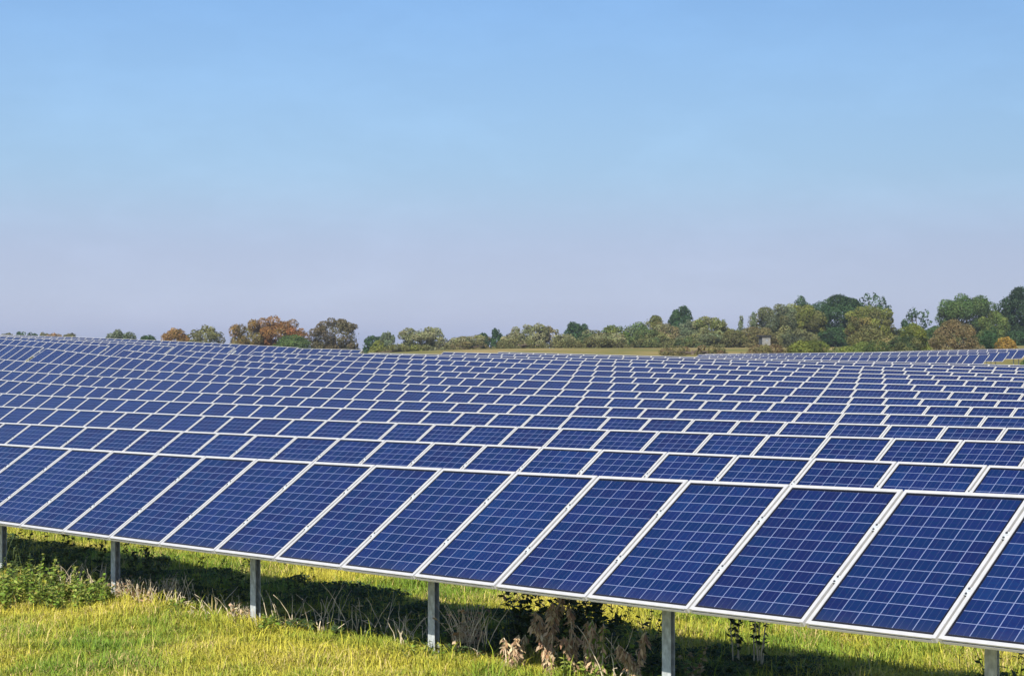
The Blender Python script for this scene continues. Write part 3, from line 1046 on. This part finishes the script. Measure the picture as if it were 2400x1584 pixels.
# ------------------------------------------------------------------ small hut on the field edge
def build_hut():
    d = 262.0
    x = (1792 - 1200) / F_PX * d
    z0 = CAMZ + (792 - 810) / F_PX * d
    g = gz(x, d)
    root = thing('hut', (x, d, g), 'small pale wooden hut with a dark flat roof in front of the bushes', 'hut')
    root.rotation_euler = (0, 0, R(20))
    zb = z0 - g
    h = (810 - 789) / F_PX * d
    w, dp, t = 1.45, 1.2, 0.05
    m_wood = mat_metal('pale_boards', (0.20, 0.195, 0.18), 0, 0.8, 0.18, 4)
    m_dark = mat_metal('dark_shaded_boards', (0.045, 0.05, 0.055), 0, 0.8, 0.25, 4)  # side wall's shade is put into this dark colour; legs share it
    m_roof = mat_metal('roof_felt', (0.02, 0.02, 0.022), 0, 0.9, 0.3, 5)
    mb = MB()
    # front wall with a window slot, walls butted at the corners
    wx0, wx1, wz0, wz1 = -0.10, 0.34, zb + h * 0.50, zb + h * 0.72
    mb.box(-w / 2, wx0, -dp / 2, -dp / 2 + t, zb, zb + h)
    mb.box(wx1, w / 2, -dp / 2, -dp / 2 + t, zb, zb + h)
    mb.box(wx0, wx1, -dp / 2, -dp / 2 + t, zb, wz0)
    mb.box(wx0, wx1, -dp / 2, -dp / 2 + t, wz1, zb + h)
    mb.box(w / 2 - t, w / 2, -dp / 2 + t, dp / 2 - t, zb, zb + h)
    mb.box(-w / 2, w / 2, dp / 2 - t, dp / 2, zb, zb + h)
    link('wall', mb.mesh('wall', [m_wood]), root)
    sb = MB()
    sb.box(-w / 2, -w / 2 + t, -dp / 2 + t, dp / 2 - t, zb, zb + h)
    link('side_wall', sb.mesh('side_wall', [m_dark]), root, label='dark side wall with its shade painted into the boards')
    wb = MB()
    wb.box(wx0 + 0.01, wx1 - 0.01, -dp / 2 + t + 0.004, -dp / 2 + t + 0.02, wz0 + 0.01, wz1 - 0.01)
    link('window', wb.mesh('window', [mat_metal('window_glass', (0.25, 0.27, 0.30), 0, 0.15)]), root)
    rb = MB()
    ov = 0.2
    v = [(-w / 2 - ov * 1.2, -dp / 2 - ov), (w / 2 + ov * 0.4, -dp / 2 - ov), (w / 2 + ov * 0.4, dp / 2 + ov), (-w / 2 - ov * 1.6, dp / 2 + ov)]
    rb.prism(v, zb + h + 0.003, zb + h + 0.24)
    link('roof', rb.mesh('roof', [m_roof]), root)
    for sx in (-1, 1):
        for sy in (-1, 1):
            lb = MB()
            cx, cy = sx * (w / 2 - 0.1), sy * (dp / 2 - 0.12)
            lb.box(cx - 0.05, cx + 0.05, cy - 0.05, cy + 0.05, -0.2, zb - 0.003)
            link('leg', lb.mesh('leg', [m_dark]), root)


build_hut()


# ------------------------------------------------------------------ weeds along the foot of the front row
def curve(rng, p0, h, lean, az, n=6, droop=0.0):
    pts = []
    for i in range(n):
        t = i / (n - 1)
        r = lean * h * t ** 1.6
        z = h * t - droop * h * max(0, t - 0.55) ** 2 * 2.2
        pts.append(Vector(p0) + Vector((math.cos(az) * r + rng.normal(0, 0.006), math.sin(az) * r + rng.normal(0, 0.006), z)))
    return pts


def weed(name, cat, label, group, px, py, h, stems, spread, leaf, cols, style, seed, n_leaf=16, stalk_mat=None, lean=0.25, stem_r=0.006):
    """a weed rooted at the ground point seen at photo pixel (px, py); styles: leafy, withered, bare, straw, head"""
    rng = np.random.default_rng(seed)
    g = hit(px, py)
    root = thing(name, g, label, cat, group)
    mb = MB()
    P, Nn, U, Sz, C = [], [], [], [], []
    for i in range(stems):
        a = rng.uniform(0, 2 * np.pi)
        rr = spread * math.sqrt(rng.uniform())
        p0 = (rr * math.cos(a), rr * math.sin(a), -0.03)
        hh = h * (rng.uniform(0.55, 1.0) if i else 1.0)
        az = rng.uniform(0, 2 * np.pi)
        pts = curve(rng, p0, hh, abs(rng.normal(lean, lean * 0.5)), az, 7, droop={'withered': 0.35, 'bare': 0.1}.get(style, 0.0))
        if style == 'bare' and rng.uniform() < 0.4:                     # a broken stalk
            k = rng.integers(3, 6)
            d = Vector((math.cos(az + 1), math.sin(az + 1), rng.uniform(-0.6, 0.3))) * hh * 0.08
            for j in range(k, 7):
                pts[j] = pts[k - 1] + d * (j - k + 1)
        mb.tube(pts, [stem_r * (1 - 0.09 * j) for j in range(7)], 5)
        nl = n_leaf if style in ('leafy', 'withered', 'head') else (3 if style == 'straw' else 0)
        for q in range(nl):
            t = rng.uniform({'leafy': 0.15, 'withered': 0.12, 'head': 0.35, 'straw': 0.2}[style], 1.0)
            j = min(int(t * 6), 5)
            p = pts[j].lerp(pts[j + 1], t * 6 - j)
            az2 = rng.uniform(0, 2 * np.pi)
            if style == 'withered':
                k_ = rng.uniform(0.35, 1.1)
                u = np.array([math.cos(az2) * k_, math.sin(az2) * k_, -1.0])
                ls = leaf * 0.30 * rng.uniform(0.5, 1.5)
            elif style == 'head':
                u = np.array([math.cos(az2), math.sin(az2), rng.uniform(-0.5, 0.6)])
                ls = leaf * rng.uniform(0.6, 1.2)
            else:
                u = np.array([math.cos(az2), math.sin(az2), rng.uniform(-0.2, 0.5)])
                ls = leaf * rng.uniform(0.6, 1.2) * (1.15 - 0.5 * t)
            u = u / np.linalg.norm(u)
            P.append(np.array(p) + u * ls * (rng.uniform(0.8, 3.2) if style == 'withered' else 0.6))
            U.append(u)
            Nn.append(np.array([-u[0] * u[2], -u[1] * u[2], 1 - u[2] ** 2]) + rng.normal(0, 0.35, 3) + (np.array([0, -0.5, 0]) if style == 'withered' else 0))
            Sz.append(ls)
    sm = stalk_mat or (M_GREENSTEM if style == 'leafy' else M_STALK)
    link('stem', mb.mesh('stem', [sm], True), root)
    if P:
        n = len(P)
        C = mixcols(rng, n, cols)
        link('foliage', leaf_mesh('foliage', np.array(P), np.array(Nn), np.array(Sz), C, M_LEAF, 1.7 if style != 'withered' else 3.0, up=np.array(U), rng=rng), root)
    return root


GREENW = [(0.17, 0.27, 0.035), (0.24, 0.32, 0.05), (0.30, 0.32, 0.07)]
def build_shading_undergrowth():  # leaf cover in the front row's shadow band, coloured dark to deepen that shade
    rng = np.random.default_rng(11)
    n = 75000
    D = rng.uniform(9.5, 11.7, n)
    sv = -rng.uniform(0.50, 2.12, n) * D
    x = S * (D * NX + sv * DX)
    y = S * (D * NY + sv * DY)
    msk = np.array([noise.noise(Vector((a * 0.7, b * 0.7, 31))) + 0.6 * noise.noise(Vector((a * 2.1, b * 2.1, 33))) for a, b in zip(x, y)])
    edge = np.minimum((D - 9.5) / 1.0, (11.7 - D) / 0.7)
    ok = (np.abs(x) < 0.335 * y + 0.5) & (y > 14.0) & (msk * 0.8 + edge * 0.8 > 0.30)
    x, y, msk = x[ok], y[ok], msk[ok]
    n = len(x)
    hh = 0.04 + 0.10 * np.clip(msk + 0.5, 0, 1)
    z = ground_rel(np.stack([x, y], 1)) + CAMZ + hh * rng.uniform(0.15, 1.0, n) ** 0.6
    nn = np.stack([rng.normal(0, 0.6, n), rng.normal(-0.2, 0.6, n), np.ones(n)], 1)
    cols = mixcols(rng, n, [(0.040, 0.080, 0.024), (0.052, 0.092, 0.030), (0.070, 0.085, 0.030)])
    me = leaf_mesh('shading_undergrowth', np.stack([x, y, z], 1), nn, rng.uniform(0.022, 0.05, n), cols, M_LEAF, 1.5, rng=rng)
    link('shading_undergrowth', me, label='dark ground leaves beneath the front row of panels, coloured to deepen its shade', cat='shading_undergrowth', kind='stuff')


build_shading_undergrowth()

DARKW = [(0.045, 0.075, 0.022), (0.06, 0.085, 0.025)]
BROWNW = [(0.50, 0.35, 0.20), (0.36, 0.23, 0.125), (0.60, 0.46, 0.28)]
GW = 'weeds along the foot of the front row'
WEEDS = [
 # left: the bramble mound and nettles in the sun
 ('bramble_bush', 'bush', 'big bright green bramble mound at the left edge of the verge', None, 30, 1412, 0.60, 80, 0.85, 0.055, GREENW, 'leafy', 34),
 ('bramble_bush', 'bush', 'smaller bramble beside the big mound, sloping down to the grass', None, 170, 1418, 0.40, 60, 0.60, 0.05, GREENW, 'leafy', 26),
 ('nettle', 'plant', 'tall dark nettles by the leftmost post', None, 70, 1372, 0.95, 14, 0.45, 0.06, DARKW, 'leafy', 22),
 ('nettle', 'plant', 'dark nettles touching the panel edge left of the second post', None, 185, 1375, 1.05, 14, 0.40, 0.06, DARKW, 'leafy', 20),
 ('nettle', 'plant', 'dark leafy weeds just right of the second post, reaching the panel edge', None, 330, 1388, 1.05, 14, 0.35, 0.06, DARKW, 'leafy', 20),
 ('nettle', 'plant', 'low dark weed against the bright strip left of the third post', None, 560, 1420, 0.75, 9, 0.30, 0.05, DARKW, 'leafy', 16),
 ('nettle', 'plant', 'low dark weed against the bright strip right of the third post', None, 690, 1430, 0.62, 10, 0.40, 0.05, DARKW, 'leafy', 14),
 ('weed', 'plant', 'small sunlit green weed left of the second post', None, 228, 1392, 0.36, 6, 0.12, 0.05, GREENW, 'leafy', 16),
 ('weed', 'plant', 'small green weed in the grass left of the fourth post', None, 888, 1500, 0.22, 6, 0.12, 0.05, GREENW, 'leafy', 14),
 ('dry_stalks', 'dry stalks', 'pale dry stalks leaning right of the bramble mound', None, 165, 1378, 0.55, 12, 0.16, 0.05, BROWNW, 'bare', 0),
 ('dry_grass_tuft', 'dry grass', 'straw-coloured tuft at the foot of the second post', None, 293, 1395, 0.32, 26, 0.16, 0.05, BROWNW, 'straw', 0),
 ('dry_grass_tuft', 'dry grass', 'broad straw-coloured tuft a little right of the second post', None, 370, 1405, 0.40, 40, 0.34, 0.05, BROWNW, 'straw', 0),
 ('dry_stalks', 'dry stalks', 'thin dry stalks halfway between the second and third posts', None, 500, 1432, 0.42, 10, 0.30, 0.05, BROWNW, 'bare', 0),
 ('dry_grass_tuft', 'dry grass', 'short straw tuft just left of the third post', None, 565, 1448, 0.26, 16, 0.16, 0.05, BROWNW, 'straw', 0),
 ('dry_stalks', 'dry stalks', 'tall crossing dry stalks right of the third post', None, 770, 1470, 0.62, 9, 0.25, 0.05, BROWNW, 'bare', 0),
 ('dry_stalks', 'dry stalks', 'bent dry stalks left of the fourth post', None, 915, 1490, 0.55, 9, 0.30, 0.05, BROWNW, 'bare', 0),
 ('dry_grass_tuft', 'dry grass', 'tall tan tuft of reeds right of the fourth post', None, 1095, 1528, 0.62, 30, 0.14, 0.06, BROWNW, 'straw', 0),
 ('dry_stalks', 'dry stalks', 'reddish dry stalks just left of the second post', None, 232, 1384, 0.50, 9, 0.14, 0.05, BROWNW, 'bare', 0),
 ('dry_stalks', 'dry stalks', 'fan of pale dry stalks right of the broad straw tuft', None, 430, 1418, 0.50, 12, 0.26, 0.05, BROWNW, 'bare', 0),
 ('dry_stalks', 'dry stalks', 'few thin dry stalks just right of the third post', None, 650, 1462, 0.50, 7, 0.26, 0.05, BROWNW, 'bare', 0),
 ('dry_stalks', 'dry stalks', 'low tangle of dry stalks close to the left side of the fourth post', None, 970, 1508, 0.40, 9, 0.22, 0.05, BROWNW, 'bare', 0),
 ('dry_stalks', 'dry stalks', 'long leaning dry stalk pair in the shade left of the fourth post', None, 838, 1484, 0.70, 4, 0.12, 0.05, BROWNW, 'bare', 0),
 ('dry_stalks', 'dry stalks', 'tall thin dry stalks standing in the reed tuft', None, 1112, 1534, 0.85, 6, 0.14, 0.05, BROWNW, 'bare', 0),
 ('dry_stalks', 'dry stalks', 'pale dry stalks among the withered plants left of the fifth post', None, 1440, 1592, 0.62, 8, 0.22, 0.05, BROWNW, 'bare', 0),
 ('weed', 'plant', 'leafy green weed in the grass just in front of the third post', None, 632, 1478, 0.24, 9, 0.18, 0.045, GREENW, 'leafy', 16),
 ('weed', 'plant', 'low green weeds in the grass below the broad straw tuft', None, 415, 1442, 0.22, 14, 0.36, 0.045, GREENW, 'leafy', 14),
 ('weed', 'plant', 'green weed with pale top in front of the dark shrub', None, 1318, 1572, 0.66, 4, 0.10, 0.055, GREENW, 'leafy', 18),
 ('weed', 'plant', 'low green weeds at the foot of the withered plants', None, 1392, 1596, 0.24, 16, 0.34, 0.05, GREENW, 'leafy', 14),
 ('nettle', 'plant', 'ragged green weeds in the half shade between the second and third posts', None, 470, 1412, 0.62, 12, 0.35, 0.05, [*DARKW, *GREENW], 'leafy', 16),
 ('nettle', 'plant', 'ragged green weeds in the half shade left of the reed tuft', None, 1058, 1518, 0.45, 10, 0.22, 0.05, [*DARKW, *GREENW], 'leafy', 14),
 ('weed', 'plant', 'tall loose green weed at the right end of the dark shrub', None, 1455, 1560, 0.78, 7, 0.25, 0.055, [*DARKW, *GREENW], 'leafy', 18),
 ('weed', 'plant', 'low leafy weeds around the foot of the fourth post', None, 1005, 1540, 0.22, 14, 0.34, 0.045, GREENW, 'leafy', 12),
 # the shrub and the withered docks
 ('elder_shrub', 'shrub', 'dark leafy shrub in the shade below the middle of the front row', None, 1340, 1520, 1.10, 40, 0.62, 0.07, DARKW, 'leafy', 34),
 ('withered_dock', 'plant', 'short withered plant with drooping brown leaves, leftmost of the withered plants', None, 1208, 1560, 0.36, 5, 0.10, 0.07, BROWNW, 'withered', 14),
 ('withered_dock', 'plant', 'tallest withered plant, its brown leaves hanging in front of the dark shrub', None, 1290, 1568, 0.75, 4, 0.07, 0.075, BROWNW, 'withered', 34),
 ('withered_dock', 'plant', 'thin withered plant in the middle of the dark shrub', None, 1335, 1574, 0.62, 3, 0.05, 0.07, BROWNW, 'withered', 24),
 ('withered_dock', 'plant', 'withered plant at the right side of the dark shrub', None, 1372, 1580, 0.52, 4, 0.08, 0.07, BROWNW, 'withered', 22),
 ('withered_dock', 'plant', 'withered plant with a fresh green top right of the dark shrub', None, 1412, 1584, 0.52, 3, 0.06, 0.07, [*BROWNW, *GREENW], 'withered', 26),
 ('withered_dock', 'plant', 'bowed withered plant just left of the fifth post', None, 1502, 1596, 0.50, 3, 0.05, 0.075, BROWNW, 'withered', 28),
 ('weed', 'plant', 'fresh green weed left of the bowed withered plant', None, 1462, 1596, 0.42, 6, 0.12, 0.055, GREENW, 'leafy', 16),
 ('weed', 'plant', 'green and brown weed right of the fifth post', None, 1622, 1606, 0.40, 8, 0.14, 0.055, [*GREENW, *BROWNW], 'leafy', 16),
 ('weed', 'plant', 'small green weed between the withered plants and the grass', None, 1245, 1540, 0.30, 4, 0.08, 0.05, GREENW, 'leafy', 12),
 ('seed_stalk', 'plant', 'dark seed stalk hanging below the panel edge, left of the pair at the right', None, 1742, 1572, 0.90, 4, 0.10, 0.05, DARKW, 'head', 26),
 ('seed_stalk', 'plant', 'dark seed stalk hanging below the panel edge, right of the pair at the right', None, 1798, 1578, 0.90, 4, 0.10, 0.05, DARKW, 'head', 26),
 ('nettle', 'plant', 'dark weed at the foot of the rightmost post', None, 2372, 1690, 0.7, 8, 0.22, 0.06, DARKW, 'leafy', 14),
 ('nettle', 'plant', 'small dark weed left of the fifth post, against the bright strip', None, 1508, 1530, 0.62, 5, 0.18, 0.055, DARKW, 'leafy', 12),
]
for i, a in enumerate(WEEDS):
    name, cat, lab, grp, px, py, h, st, sp, lf, cols, style, nl = a
    if style in ('bare', 'straw'):
        py, st = py + 9, int(st * 1.9)
    if style == 'withered':
        py, nl, h = py + 16, int(nl * 5), h * 1.35
    weed(name, cat, lab, GW, px, py, h, st, sp, lf, cols, style, 500 + i, n_leaf=nl,
         lean={'leafy': 0.25, 'withered': 0.22, 'bare': 0.45, 'straw': 0.35, 'head': 0.08}[style],
         stem_r={'leafy': 0.005, 'withered': 0.008, 'bare': 0.006, 'straw': 0.0045, 'head': 0.008}[style])

# ------------------------------------------------------------------ haze of the far air
def build_haze():
    mb = MB()
    mb.box(-900, 900, -300, 1150, -40, 24)
    m = bpy.data.materials.new('haze_air')
    m.use_nodes = True
    t = m.node_tree
    t.nodes.clear()
    o = t.nodes.new('ShaderNodeOutputMaterial')
    v = t.nodes.new('ShaderNodeVolumePrincipled')
    v.inputs['Color'].default_value = (0.80, 0.87, 1.0, 1)
    v.inputs['Density'].default_value = 0.00024
    v.inputs['Anisotropy'].default_value = 0.2
    t.links.new(v.outputs[0], o.inputs['Volume'])
    link('haze', mb.mesh('haze', [m]), kind='stuff')


build_haze()
